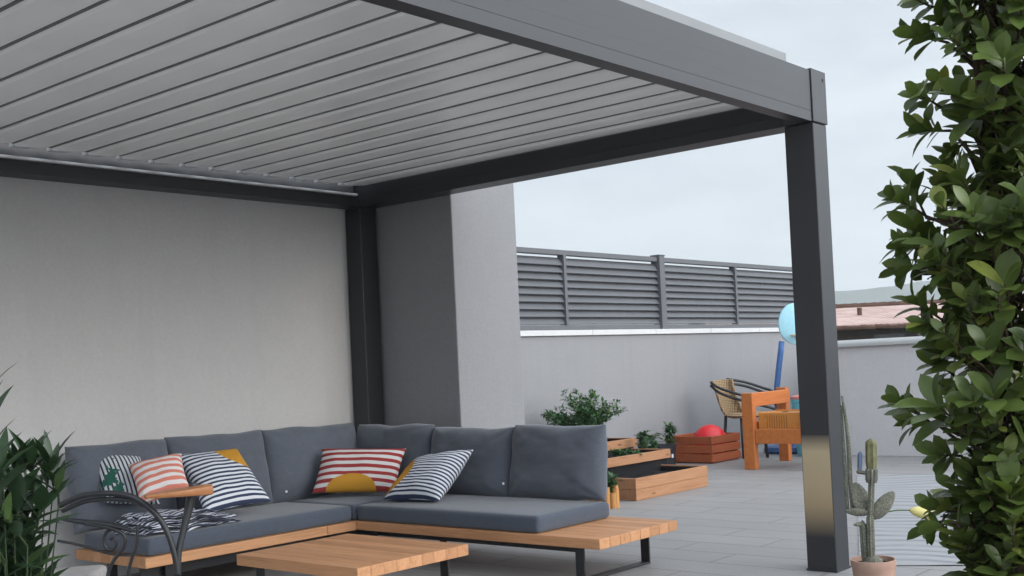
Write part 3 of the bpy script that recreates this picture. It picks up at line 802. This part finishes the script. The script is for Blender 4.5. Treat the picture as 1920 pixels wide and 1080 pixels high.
# black pot beside the crate
pc = V((10.52, 7.25, 0)); pz = on(1254, 785, 1, pc.y)
herb((pz.x, pc.y, .19), pz.z-.19, .07, 4, 'slim seedling in the black pot, nearest the orange crate', 'seedling', .06, group='small seedlings by the wall')
bp = thing('black_pot', pc, 'black square plastic pot between planter boxes and crate', 'pot')
b = MB(); b.prism([(-.12, 0), (.12, 0), (.15, .22), (.16, .22), (.16, .245), (.135, .245), (.11, .20), (-.11, .20), (-.135, .245), (-.16, .245), (-.16, .22), (-.15, .22)], 1, -.15, .15)
b.v = [v+pc for v in b.v]; b.build('pot_body', M['black'], bp)
b = MB(); b.box(pc.x+.05, pc.x+.085, pc.y-.153, pc.y-.150, .10, .14, .0005); b.build('price_sticker', M['tagw'], bp)
b = MB(); b.add([(pc.x-.12, pc.y-.149, .19), (pc.x+.12, pc.y-.149, .19), (pc.x+.12, pc.y+.149, .19), (pc.x-.12, pc.y+.149, .19)], [[0, 1, 2, 3]]); b.build('soil', M['soil'], bp)

# orange slatted crate with a red ball
cx, cy = 11.27, 7.12
crot = 0
cr = thing('slatted_crate', (cx, cy, 0), 'orange stained slatted wooden crate on the floor by the wall', 'crate', rz=crot)
W = WORLD[cr.name]
cw, cd = .63, .61
b = MB()
def lb(x0, x1, y0, y1, z0, z1, bv=.004): b.box(x0, x1, y0, y1, z0, z1, bv, 2, W)
for k in range(3):
    z0 = .014+k*.101; z1 = z0+.088
    lb(-cw/2, cw/2, -cd/2, -cd/2+.018, z0, z1); lb(-cw/2, cw/2, cd/2-.018, cd/2, z0, z1)
    lb(-cw/2, -cw/2+.018, -cd/2+.019, cd/2-.019, z0, z1); lb(cw/2-.018, cw/2, -cd/2+.019, cd/2-.019, z0, z1)
b.build('slat', M['crate_wood'], cr)
b = MB()
for sx in (-1, 1):
    for sy in (-1, 1):
        x0 = sx*(cw/2-.02); y0 = sy*(cd/2-.02)
        lb(min(x0, x0-sx*.04), max(x0, x0-sx*.04), min(y0, y0-sy*.04), max(y0, y0-sy*.04), .002, .306)
lb(-cw/2+.02, cw/2-.02, -cd/2+.02, cd/2-.02, .004, .018, 0)
b.build('corner_post', M['crate_wood'], cr)
b = MB(); b.lathe([(.001, 0)]+[(.197*math.sin(R(g)), .197-.197*math.cos(R(g))) for g in range(6, 180, 6)]+[(.001, .394)], (cx+.07, cy-.05, .02), 40)
solo(b, 'play_ball', flat('red_rubber', (.60, .010, .018), .35, .5, .06), (cx+.07, cy-.05, .02), 'bright red ball sitting in the orange crate', 'ball', smooth=True)

# child's orange wooden armchair with a honey coloured box on it
oc = thing('wooden_armchair', (10.95, 5.82, 0), 'small chunky orange wooden armchair beside the front pergola post', 'chair')
def ob(name, *boxes):
    b = MB()
    for q in boxes: b.box(*q, .006, 2)
    return b.build(name, M['orange_wood'], oc)
oz = .80
ob('leg', (10.48, 10.56, 6.0, 6.13, 0, oz)); ob('leg', (11.42, 11.50, 6.11, 6.23, 0, oz+.02))
ob('leg', (10.48, 10.56, 5.335, 5.43, 0, oz)); ob('leg', (11.08, 11.16, 5.40, 5.50, 0, oz))
Mx = Matrix.Identity(4)
ob('arm_rail', (10.562, 11.418, 6.06, 6.13, oz-.15, oz-.005)); ob('arm_rail', (10.562, 11.078, 5.37, 5.43, oz-.15, oz-.005))
ob('lower_rail', (10.562, 11.418, 6.06, 6.12, .40, .49))
ob('seat_apron', (10.50, 10.56, 5.432, 5.998, .27, .42)); ob('seat_base', (10.562, 11.078, 5.44, 6.05, .36, .395))
ob('back_rail', (11.09, 11.15, 5.502, 6.058, .40, .50))
bx_ = thing('wooden_box', (10.75, 5.80, .396), 'honey coloured slotted wooden box lying on the orange armchair seat', 'box')
b = MB(); b.box(10.57, 10.95, 5.50, 5.985, .397, .41, .002); b.box(10.57, 10.585, 5.50, 5.985, .411, .585, .003); b.box(10.935, 10.95, 5.50, 5.985, .411, .60, .003)
b.box(10.586, 10.934, 5.97, 5.985, .411, .59, .003); b.box(10.586, 10.934, 5.50, 5.515, .411, .59, .003); b.box(10.586, 10.934, 5.516, 5.969, .575, .586, .002)
b.build('case', M['box_wood'], bx_)
b = MB()
for k in range(9): b.box(10.5675, 10.5705, 5.88-.028*k, 5.885-.028*k, .43, .56, 0)
b.build('slot', flat('slot_dark', (.20, .07, .015)), bx_)
b = MB(); b.box(10.66, 10.74, 5.72, 5.76, .5865, .592, .001); b.build('latch', M['black'], bx_)

# round rattan chair with hooped black arms
def rattan():
    c = V((12.25, 7.0, 0))
    t = thing('rattan_chair', c, 'rattan chair with bent black metal hoops, tilted against the low wall', 'chair')
    rat = NT('rattan'); v = rat.coord('Object'); wv = rat.n('ShaderNodeTexWave'); wv.inputs['Scale'].default_value = 16; wv.bands_direction = 'Z'; rat.l(v, wv.inputs['Vector'])
    w2 = rat.n('ShaderNodeTexWave'); w2.inputs['Scale'].default_value = 16; w2.bands_direction = 'X'; rat.l(v, w2.inputs['Vector'])
    mx = rat.math('MULTIPLY', wv.outputs[1], w2.outputs[1]); rat.bump(mx, .5, .006)
    mr = rat.done(rat.ramp(mx, [(0, (.20, .13, .07)), (.5, (.46, .34, .20))]), .6, 0, .3)
    D = (CF*V((1, 1, 0))).normalized()
    def q(x, y, dd=0): return at(x, y, 13.55+dd)
    # back panel : a curved woven sheet from top hoop down to seat edge
    n = 12; vs, fs = [], []
    rows = [((1336, 714), (1363, 709), (1372, 712)), ((1344, 738), (1366, 735), (1378, 738)), ((1352, 758), (1370, 757), (1384, 758)), ((1360, 776), (1375, 779), (1392, 777))]
    g = []
    for (a, m_, b_) in rows:
        A, Mm, B = q(*a, .0), q(*m_, .12), q(*b_, .06)
        g.append([A*(1-s)**2+Mm*2*s*(1-s)+B*s*s for s in [i/8 for i in range(9)]])
    for off in (0, .022):
        for r_ in g:
            vs += [p+D*off for p in r_]
    k = 9; m2 = len(g)*k
    for o_ in (0, m2):
        for i in range(len(g)-1):
            for j in range(8): fs.append([o_+i*k+j, o_+i*k+j+1, o_+(i+1)*k+j+1, o_+(i+1)*k+j])
    b = MB(); b.add(vs, fs); b.build('woven_back', mr, t, smooth=True, fix=False)
    st = V((0, 0, 0)); sc = q(1412, 777, -.1)
    b = MB(); b.lathe([(.02, -.02), (.28, -.02), (.31, 0), (.28, .022), (.02, .022)], sc, 28); b.build('woven_seat', mr, t, smooth=40)
    b = MB()
    b.tube([q(1333, 717, 0), q(1350, 728, -.15), q(1395, 742, -.3), q(1440, 752, -.35), q(1462, 760, -.3)], .017, 8, smooth=5)
    b.tube([q(1333, 723, 0), q(1352, 738, -.15), q(1398, 753, -.3), q(1440, 763, -.35), q(1462, 770, -.3)], .017, 8, smooth=5)
    b.tube([q(1363, 711, .14), q(1395, 716, .2), q(1430, 727, .25), q(1452, 736, .2), q(1462, 760, -.3)], .017, 8, smooth=5)
    b.tube([q(1370, 719, .14), q(1398, 724, .2), q(1430, 735, .25), q(1455, 745, .2), q(1462, 770, -.3)], .017, 8, smooth=5)
    b.build('arm_hoop', M['black'], t, smooth=True)
    b = MB(); b.tube([q(1336, 714, 0), q(1344, 738, -.01), q(1360, 777, -.02), q(1392, 778, .05), q(1378, 738, .05), q(1372, 712, .05)], .017, 8, smooth=4); b.build('back_frame', mr, t, smooth=True)
    for (x, y, dd, x2) in ((1361, 780, 0, 1352), (1390, 784, -.3, 1391), (1430, 784, -.35, 1436), (1400, 780, .25, 1402)):
        p = q(x, y, dd); e = on(x2, 835, 1, p.y+.02); e = V((p.x+(x2-x)*.006, p.y-(x2-x)*.003, 0))
        b = MB(); b.tube([p, e], .019, 8); b.build('leg', M['black'], t, smooth=True)
rattan()

# toy basketball hoop
def hoop():
    c = V((12.5, 6.62, 0)); 
    t = thing('toy_hoop', c, 'light blue toy basketball hoop on a blue pole half hidden by the post', 'toy')
    blue = flat('toy_blue', (.05, .13, .33), .4, .4, .1); pale = flat('toy_pale_blue', (.33, .60, .70), .4, .4, .05)
    b = MB(); b.lathe([(.02, 0), (.34, 0), (.36, .03), (.34, .075), (.12, .10), (.02, .10)], c, 32); b.build('base', blue, t, smooth=40)
    p1 = at(1456, 745, 13.6); p2 = at(1466, 640, 13.6)
    b = MB(); b.tube([c+V((0, 0, .09)), V((c.x*.4+p1.x*.6, c.y*.4+p1.y*.6, p1.z*.6)), p1, p2], [.035]*4, 10, smooth=4); b.build('pole', blue, t, smooth=True)
    bc = at(1492, 607, 13.6)
    ang = YAW-R(8); Xr = V((math.cos(ang), -math.sin(ang), 0)); N = V((-math.sin(ang), -math.cos(ang), 0)); Z = V((0, 0, 1))
    n = 36; prof = [(.215*abs(math.cos(g))**1.*(1 if math.cos(g) > 0 else -1), .25*abs(math.sin(g))**1.*(1 if math.sin(g) > 0 else -1)) for g in [2*math.pi*i/n for i in range(n)]]
    b = MB(); vs = [bc+Xr*x+Z*z+N*o for o, k in ((.02, .93), (.012, 1), (-.012, 1), (-.02, .93)) for (x, z) in [(a*k, b_*k) for a, b_ in prof]]
    fs = [[r*n+i, r*n+(i+1) % n, (r+1)*n+(i+1) % n, (r+1)*n+i] for r in range(3) for i in range(n)]+[list(range(n)), [3*n+i for i in range(n)][::-1]]
    b.add(vs, fs); b.build('backboard', pale, t, smooth=50)
    b = MB(); rc = bc-Z*.14+N*.2
    b.tube([rc+Xr*.13*math.cos(2*math.pi*i/24)+N*.13*math.sin(2*math.pi*i/24) for i in range(25)], .013, 8, caps=False)
    b.tube([bc-Z*.14+N*.02, bc-Z*.14+N*.08], .02, 8); b.build('rim', flat('rim_cream', (.65, .62, .5)), t, smooth=True)
hoop()

tt = thing('toy_tub', (12.3, 5.98, 0), 'turquoise plastic toy tub with a pink lid behind the orange armchair', 'tub')
b = MB(); b.lathe([(.001, .002), (.17, .002), (.18, .03), (.215, .62), (.225, .63), (.225, .66), (.20, .66), (.001, .64)], (12.1, 6.16, 0), 32); b.build('tub_body', flat('turquoise_plastic', (.16, .50, .60), .35, .5, .06), tt, smooth=35)
b = MB(); b.lathe([(.001, .661), (.228, .661), (.228, .69), (.15, .71), (.001, .715)], (12.1, 6.16, 0), 32); b.build('lid', flat('pink_plastic', (.62, .22, .20), .4, .5, .06), tt, smooth=35)
# ------------------------------------------------------------------ terracotta pot and cactus beside the front post
def cactus():
    D = 5.42
    c = at(1637, 1048, D); zr = c.z; c.z = 0
    pt = thing('terracotta_pot', c, 'pale terracotta pot standing by the foot of the front pergola post', 'pot')
    tm = flat('pale_terracotta', (.42, .27, .21), .8, .2, .12, 14)
    b = MB(); b.lathe([(.075, 0), (.084, .01), (.100, zr-.04), (.104, zr-.035), (.107, zr), (.099, zr), (.096, zr-.03), (.001, zr-.03)], c, 32); b.build('pot_body', tm, pt, smooth=35)
    b = MB(); b.lathe([(.001, zr-.018), (.094, zr-.022)], c, 20); b.build('soil', M['soil'], pt)
    base = c+V((0, 0, zr-.02))
    t = thing('cactus', base, 'grey green cactus with flat pads and a ribbed column in the terracotta pot', 'cactus')
    gm = NT('cactus_skin'); v = gm.coord('Object'); a = gm.noise(v, 18, 4); sp = gm.noise(v, 160, 2)
    cm = gm.done(gm.mix(.4, gm.ramp(a, [(.3, (.085, .09, .07)), (.7, (.17, .17, .13))]), gm.ramp(sp, [(.45, (.05, .05, .04)), (.65, (.3, .3, .24))])), .7, 0, .25); gm.bump(sp, .5, .003)
    ol = flat('olive_column', (.15, .145, .075), .7, .2, .25, 30)
    def q(x, y, dd=0): return at(x, y, D+dd)
    def column(mb, p0, p1, r, ribs=7):
        d = (p1-p0); L = d.length; d.normalize(); a_ = d.orthogonal().normalized(); b_ = d.cross(a_); n = ribs*4; vs, fs = [], []; m = 9
        for i in range(m+1):
            s = i/m; k = (.82+.18*min(1, s*5)) if s < .85 else math.sqrt(max(0.02, 1-((s-.85)/.15)**2))
            for j in range(n):
                g = 2*math.pi*j/n; rr = r*k*(1+.13*math.cos(ribs*g)); vs.append(p0+d*L*s+(a_*math.cos(g)+b_*math.sin(g))*rr)
        for i in range(m):
            for j in range(n): fs.append([i*n+j, i*n+(j+1) % n, (i+1)*n+(j+1) % n, (i+1)*n+j])
        fs.append(list(range(n))[::-1]); fs.append([m*n+j for j in range(n)]); mb.add(vs, fs)
    def pad(mb, p0, p1, w, th=.014, tilt=0):
        d = p1-p0; L = d.length; d.normalize(); sd = d.cross(CF).normalized(); nn = sd.cross(d); sd = (sd*math.cos(tilt)+nn*math.sin(tilt)); nn = sd.cross(d)
        n, m = 16, 10; vs, fs = [], []
        for i in range(m+1):
            s = i/m; k = math.sin(math.pi*min(1, max(.0, s*.96+.02))**.85)**.6
            for j in range(n):
                g = 2*math.pi*j/n; vs.append(p0+d*L*s+sd*w/2*k*math.cos(g)+nn*th*k*math.sin(g))
        for i in range(m):
            for j in range(n): fs.append([i*n+j, i*n+(j+1) % n, (i+1)*n+(j+1) % n, (i+1)*n+j])
        fs.append(list(range(n))[::-1]); fs.append([m*n+j for j in range(n)]); mb.add(vs, fs)
    b = MB()
    column(b, q(1634, 1052), q(1631, 960), .017); column(b, q(1622, 1052, .02), q(1617, 975, .02), .016)
    b.lathe([(.001, -.01), (.05, -.008), (.042, .02), (.02, .035), (.001, .038)], base+V((0, 0, .0)), 18)
    column(b, q(1632, 965), q(1635, 880), .014); column(b, q(1634, 905), q(1634, 876), .026, 9)
    b.build('stem', cm, t, smooth=60)
    b = MB(); column(b, q(1634, 880), q(1633, 822), .024, 6); b.build('column', ol, t, smooth=60)
    b = MB(); column(b, q(1612, 882, .02), q(1613, 846, .02), .011, 5); b.build('side_shoot', flat('blue_grey_skin', (.13, .18, .28), .6, .3), t, smooth=60)
    b = MB(); column(b, q(1634, 888), q(1605, 884, .02), .009, 5); b.build('joint', cm, t, smooth=60)
    b = MB(); pad(b, q(1637, 972), q(1676, 922), .075, .012, .3); b.build('pad', cm, t, smooth=True)
    b = MB(); pad(b, q(1626, 965, .02), q(1602, 905, .05), .095, .012, -.2); b.build('pad', cm, t, smooth=True)
    b = MB(); pad(b, q(1630, 962), q(1584, 958, .03), .04, .012, .1); b.build('pad', cm, t, smooth=True)
    b = MB(); pad(b, q(1621, 982, .02), q(1600, 984, .0), .022, .01, .1); b.build('pad', cm, t, smooth=True)
    b = MB(); st = V((0, 0, 0))
    pts = [q(1600, 965, .04), q(1594, 900, .05), q(1590, 820, .05), q(1579, 742, .06)]; b.tube(pts, [.011, .012, .011, .006], 8, smooth=4)
    pts = [q(1590, 960, .05), q(1583, 860, .06), q(1577, 760, .07)]; b.tube(pts, [.009, .009, .006], 8, smooth=4); b.build('thin_stem', cm, t, smooth=True)
    b = MB(); b.tube([q(1655, 962), q(1680, 957), q(1708, 957)], [.004, .003, .003], 6, smooth=3); b.build('flower_stalk', M['herb_stem'], t, smooth=True)
    p0, p1 = q(1706, 957), q(1745, 963); d = (p1-p0).normalized(); 
    b = MB(); b.tube([p0, p0.lerp(p1, .25), p0.lerp(p1, .6), p1], [.006, .022, .03, .036], 14, smooth=3); b.build('flower', flat('pale_yellow_petal', (.62, .56, .22), .6, .3, .12), t, smooth=60)
cactus()

# ------------------------------------------------------------------ black metal garden chair, left foreground
def garden_chair():
    D = 4.15
    def q(x, y, dd=0): return at(x, y, D+dd)
    c = q(250, 1000); c.z = 0
    t = thing('garden_chair', c, 'black bent metal garden chair with a curved arm, scrollwork and wooden armrest', 'chair')
    b = MB()
    b.tube([q(112, 948, .05), q(150, 931, .02), q(195, 925), q(240, 929), q(275, 948), q(303, 978), q(320, 1015), q(331, 1060), q(336, 1130), V((q(338, 1130).x, q(338, 1130).y, 0))], .011, 10, smooth=6)
    b.tube([q(118, 958, .06), q(160, 940, .03), q(205, 936, .01), q(245, 938, .01), q(270, 948)], .009, 8, smooth=5)
    b.build('curved_arm', M['black'], t, smooth=True)
    b = MB()
    b.tube([q(116, 973, .04), q(150, 978, .03), q(200, 983, .01), q(252, 996)], [.006, .010, .010, .006], 8, smooth=5)
    b.tube([q(160, 982, .02), q(205, 990), q(232, 1003), q(232, 1025), q(215, 1048), q(203, 1075), q(198, 1130)], .007, 8, smooth=6)
    sp = []
    for i in range(15):
        g = i*.55; r_ = 26*(1-i/17); sp.append(q(209+r_*.75*math.cos(g+.8), 1016-r_*math.sin(g+.8), .01))
    b.tube(sp, .006, 8, smooth=4)
    b.tube([q(108, 1014, .04), q(150, 1022, .03), q(190, 1034, .02), q(216, 1040, .01), q(245, 1041)], .005, 8, smooth=4)
    b.tube([q(258, 985), q(256, 1020), q(246, 1052), q(240, 1080), q(240, 1130)], .006, 8, smooth=5)
    b.build('scrollwork', M['black'], t, smooth=True)
    b = MB(); b.tube([q(363, 905, .06), q(356, 945, .05), q(345, 990, .03), q(335, 1035, .01), q(333, 1080, 0)], [.016, .017, .013, .012, .013], 10, smooth=5)
    b.build('arm_strut', M['black'], t, smooth=True)
    # wooden armrest: shaped slab
    A, B, Wd = q(272, 931, -.05), q(396, 917, .06), None
    d = (B-A); L = d.length; d.normalize(); up = V((0, 0, 1)); sd = up.cross(d).normalized(); up2 = d.cross(sd)
    n = 14; vs, fs = [], []
    for i in range(n+1):
        s = i/n; w = .030+.016*math.sin(math.pi*min(1, s*1.05))+.012*s; h = .007+.014*s
        if s > .93: w *= .9; h *= .85
        c_ = A+d*L*s
        for k in range(12):
            g = 2*math.pi*k/12; cg, sg = math.cos(g), math.sin(g)
            vs.append(c_+sd*w*(abs(cg)**.5)*(1 if cg > 0 else -1)+up2*h*(abs(sg)**.5)*(1 if sg > 0 else -1))
    for i in range(n):
        for k in range(12): fs.append([i*12+k, i*12+(k+1) % 12, (i+1)*12+(k+1) % 12, (i+1)*12+k])
    fs += [list(range(12))[::-1], [n*12+k for k in range(12)]]
    b = MB(); b.add(vs, fs); b.build('wooden_armrest', wood('oiled_armrest', (.44, .19, .075), (.30, .11, .04), 0, .3), t, smooth=50)
    # seat pad and hidden legs
    s0 = q(150, 1072, .1); s0.z = .45
    b = MB(); 
    Mx = Matrix.Translation(s0) @ Matrix.Rotation(-YAW+.15, 4, 'Z')
    b.box(-.24, .02, -.10, .34, -.03, .035, .02, 3, Mx); b.build('seat_pad', flat('pale_pad', (.36, .34, .33), .9, .1), t, smooth=40)
    for (x, y) in ((-.20, .32), (-.20, -.08), (.0, .32)):
        p = Mx @ V((x, y, -.03)); b = MB(); b.tube([p, V((p.x, p.y, 0))], .012, 8); b.build('leg', M['black'], t, smooth=True)
garden_chair()

# ------------------------------------------------------------------ light, sky, camera
SUN_EL, SUN_AZ = R(38), None
sd = V((.16, -.92, .36)).normalized()            # towards the sun: high, from the open right-hand side
el = math.asin(sd.z); az = math.atan2(sd.x, sd.y)
L = bpy.data.lights.new('sun', 'SUN'); L.energy = .9; L.angle = R(36); L.color = (1, .97, .93)
so = bpy.data.objects.new('sun', L); col.objects.link(so); so.rotation_euler = sd.to_track_quat('Z', 'Y').to_euler()
world = bpy.data.worlds.new('World'); scene.world = world; world.use_nodes = True
nt = world.node_tree; bg = nt.nodes['Background']
sky = nt.nodes.new('ShaderNodeTexSky'); sky.sky_type = 'NISHITA'; sky.sun_disc = False; sky.sun_elevation = el; sky.sun_rotation = az
sky.air_density = 1.0; sky.dust_density = 2.0; sky.ozone_density = 1.0
tc = nt.nodes.new('ShaderNodeTexCoord'); mp = nt.nodes.new('ShaderNodeMapping'); mp.inputs['Scale'].default_value = (1.6, 1.6, 5.0)
nt.links.new(tc.outputs['Generated'], mp.inputs['Vector'])
nz = nt.nodes.new('ShaderNodeTexNoise'); nz.inputs['Scale'].default_value = 2.2; nz.inputs['Detail'].default_value = 7; nz.inputs['Roughness'].default_value = .55
nt.links.new(mp.outputs[0], nz.inputs['Vector'])
rp = nt.nodes.new('ShaderNodeValToRGB'); rp.color_ramp.elements[0].position = .40; rp.color_ramp.elements[0].color = (.74, .74, .74, 1); rp.color_ramp.elements[1].position = .62; rp.color_ramp.elements[1].color = (.97, .97, .97, 1)
nt.links.new(nz.outputs['Fac'], rp.inputs[0])
mx = nt.nodes.new('ShaderNodeMix'); mx.data_type = 'RGBA'
nt.links.new(rp.outputs[0], mx.inputs[0]); nt.links.new(sky.outputs[0], mx.inputs[6]); mx.inputs[7].default_value = (7.7, 8.3, 8.95, 1)
# added sky glow on the sun's side, out of view, brightens under the pergola
dt = nt.nodes.new('ShaderNodeVectorMath'); dt.operation = 'DOT_PRODUCT'; nt.links.new(tc.outputs['Generated'], dt.inputs[0]); dt.inputs[1].default_value = sd
mr_ = nt.nodes.new('ShaderNodeMapRange'); nt.links.new(dt.outputs['Value'], mr_.inputs[0]); mr_.interpolation_type = 'SMOOTHSTEP'; mr_.inputs[1].default_value = -.05; mr_.inputs[2].default_value = 1; mr_.inputs[3].default_value = 1.0; mr_.inputs[4].default_value = 3.6
sc_ = nt.nodes.new('ShaderNodeVectorMath'); sc_.operation = 'SCALE'; nt.links.new(mx.outputs[2], sc_.inputs[0]); nt.links.new(mr_.outputs[0], sc_.inputs['Scale'])
scene.cycles.volume_bounces = 2; scene.cycles.diffuse_bounces = 6
nt.links.new(sc_.outputs[0], bg.inputs['Color']); bg.inputs['Strength'].default_value = .084
cam = bpy.data.cameras.new('camera'); cam.sensor_width = 36; cam.lens = F_PX/1920*36
cam.shift_x = -(CX-960)/1920; cam.shift_y = (CY-540)/1920; cam.clip_start = .05; cam.clip_end = 9000
co = bpy.data.objects.new('camera', cam); col.objects.link(co)
mw = Matrix(((CR.x, CU.x, -CF.x), (CR.y, CU.y, -CF.y), (CR.z, CU.z, -CF.z))).to_4x4(); mw.translation = CAM
co.matrix_world = mw; scene.camera = co
scene.view_settings.view_transform = 'Standard'; scene.view_settings.look = 'None'; scene.view_settings.exposure = .36; scene.view_settings.gamma = 1
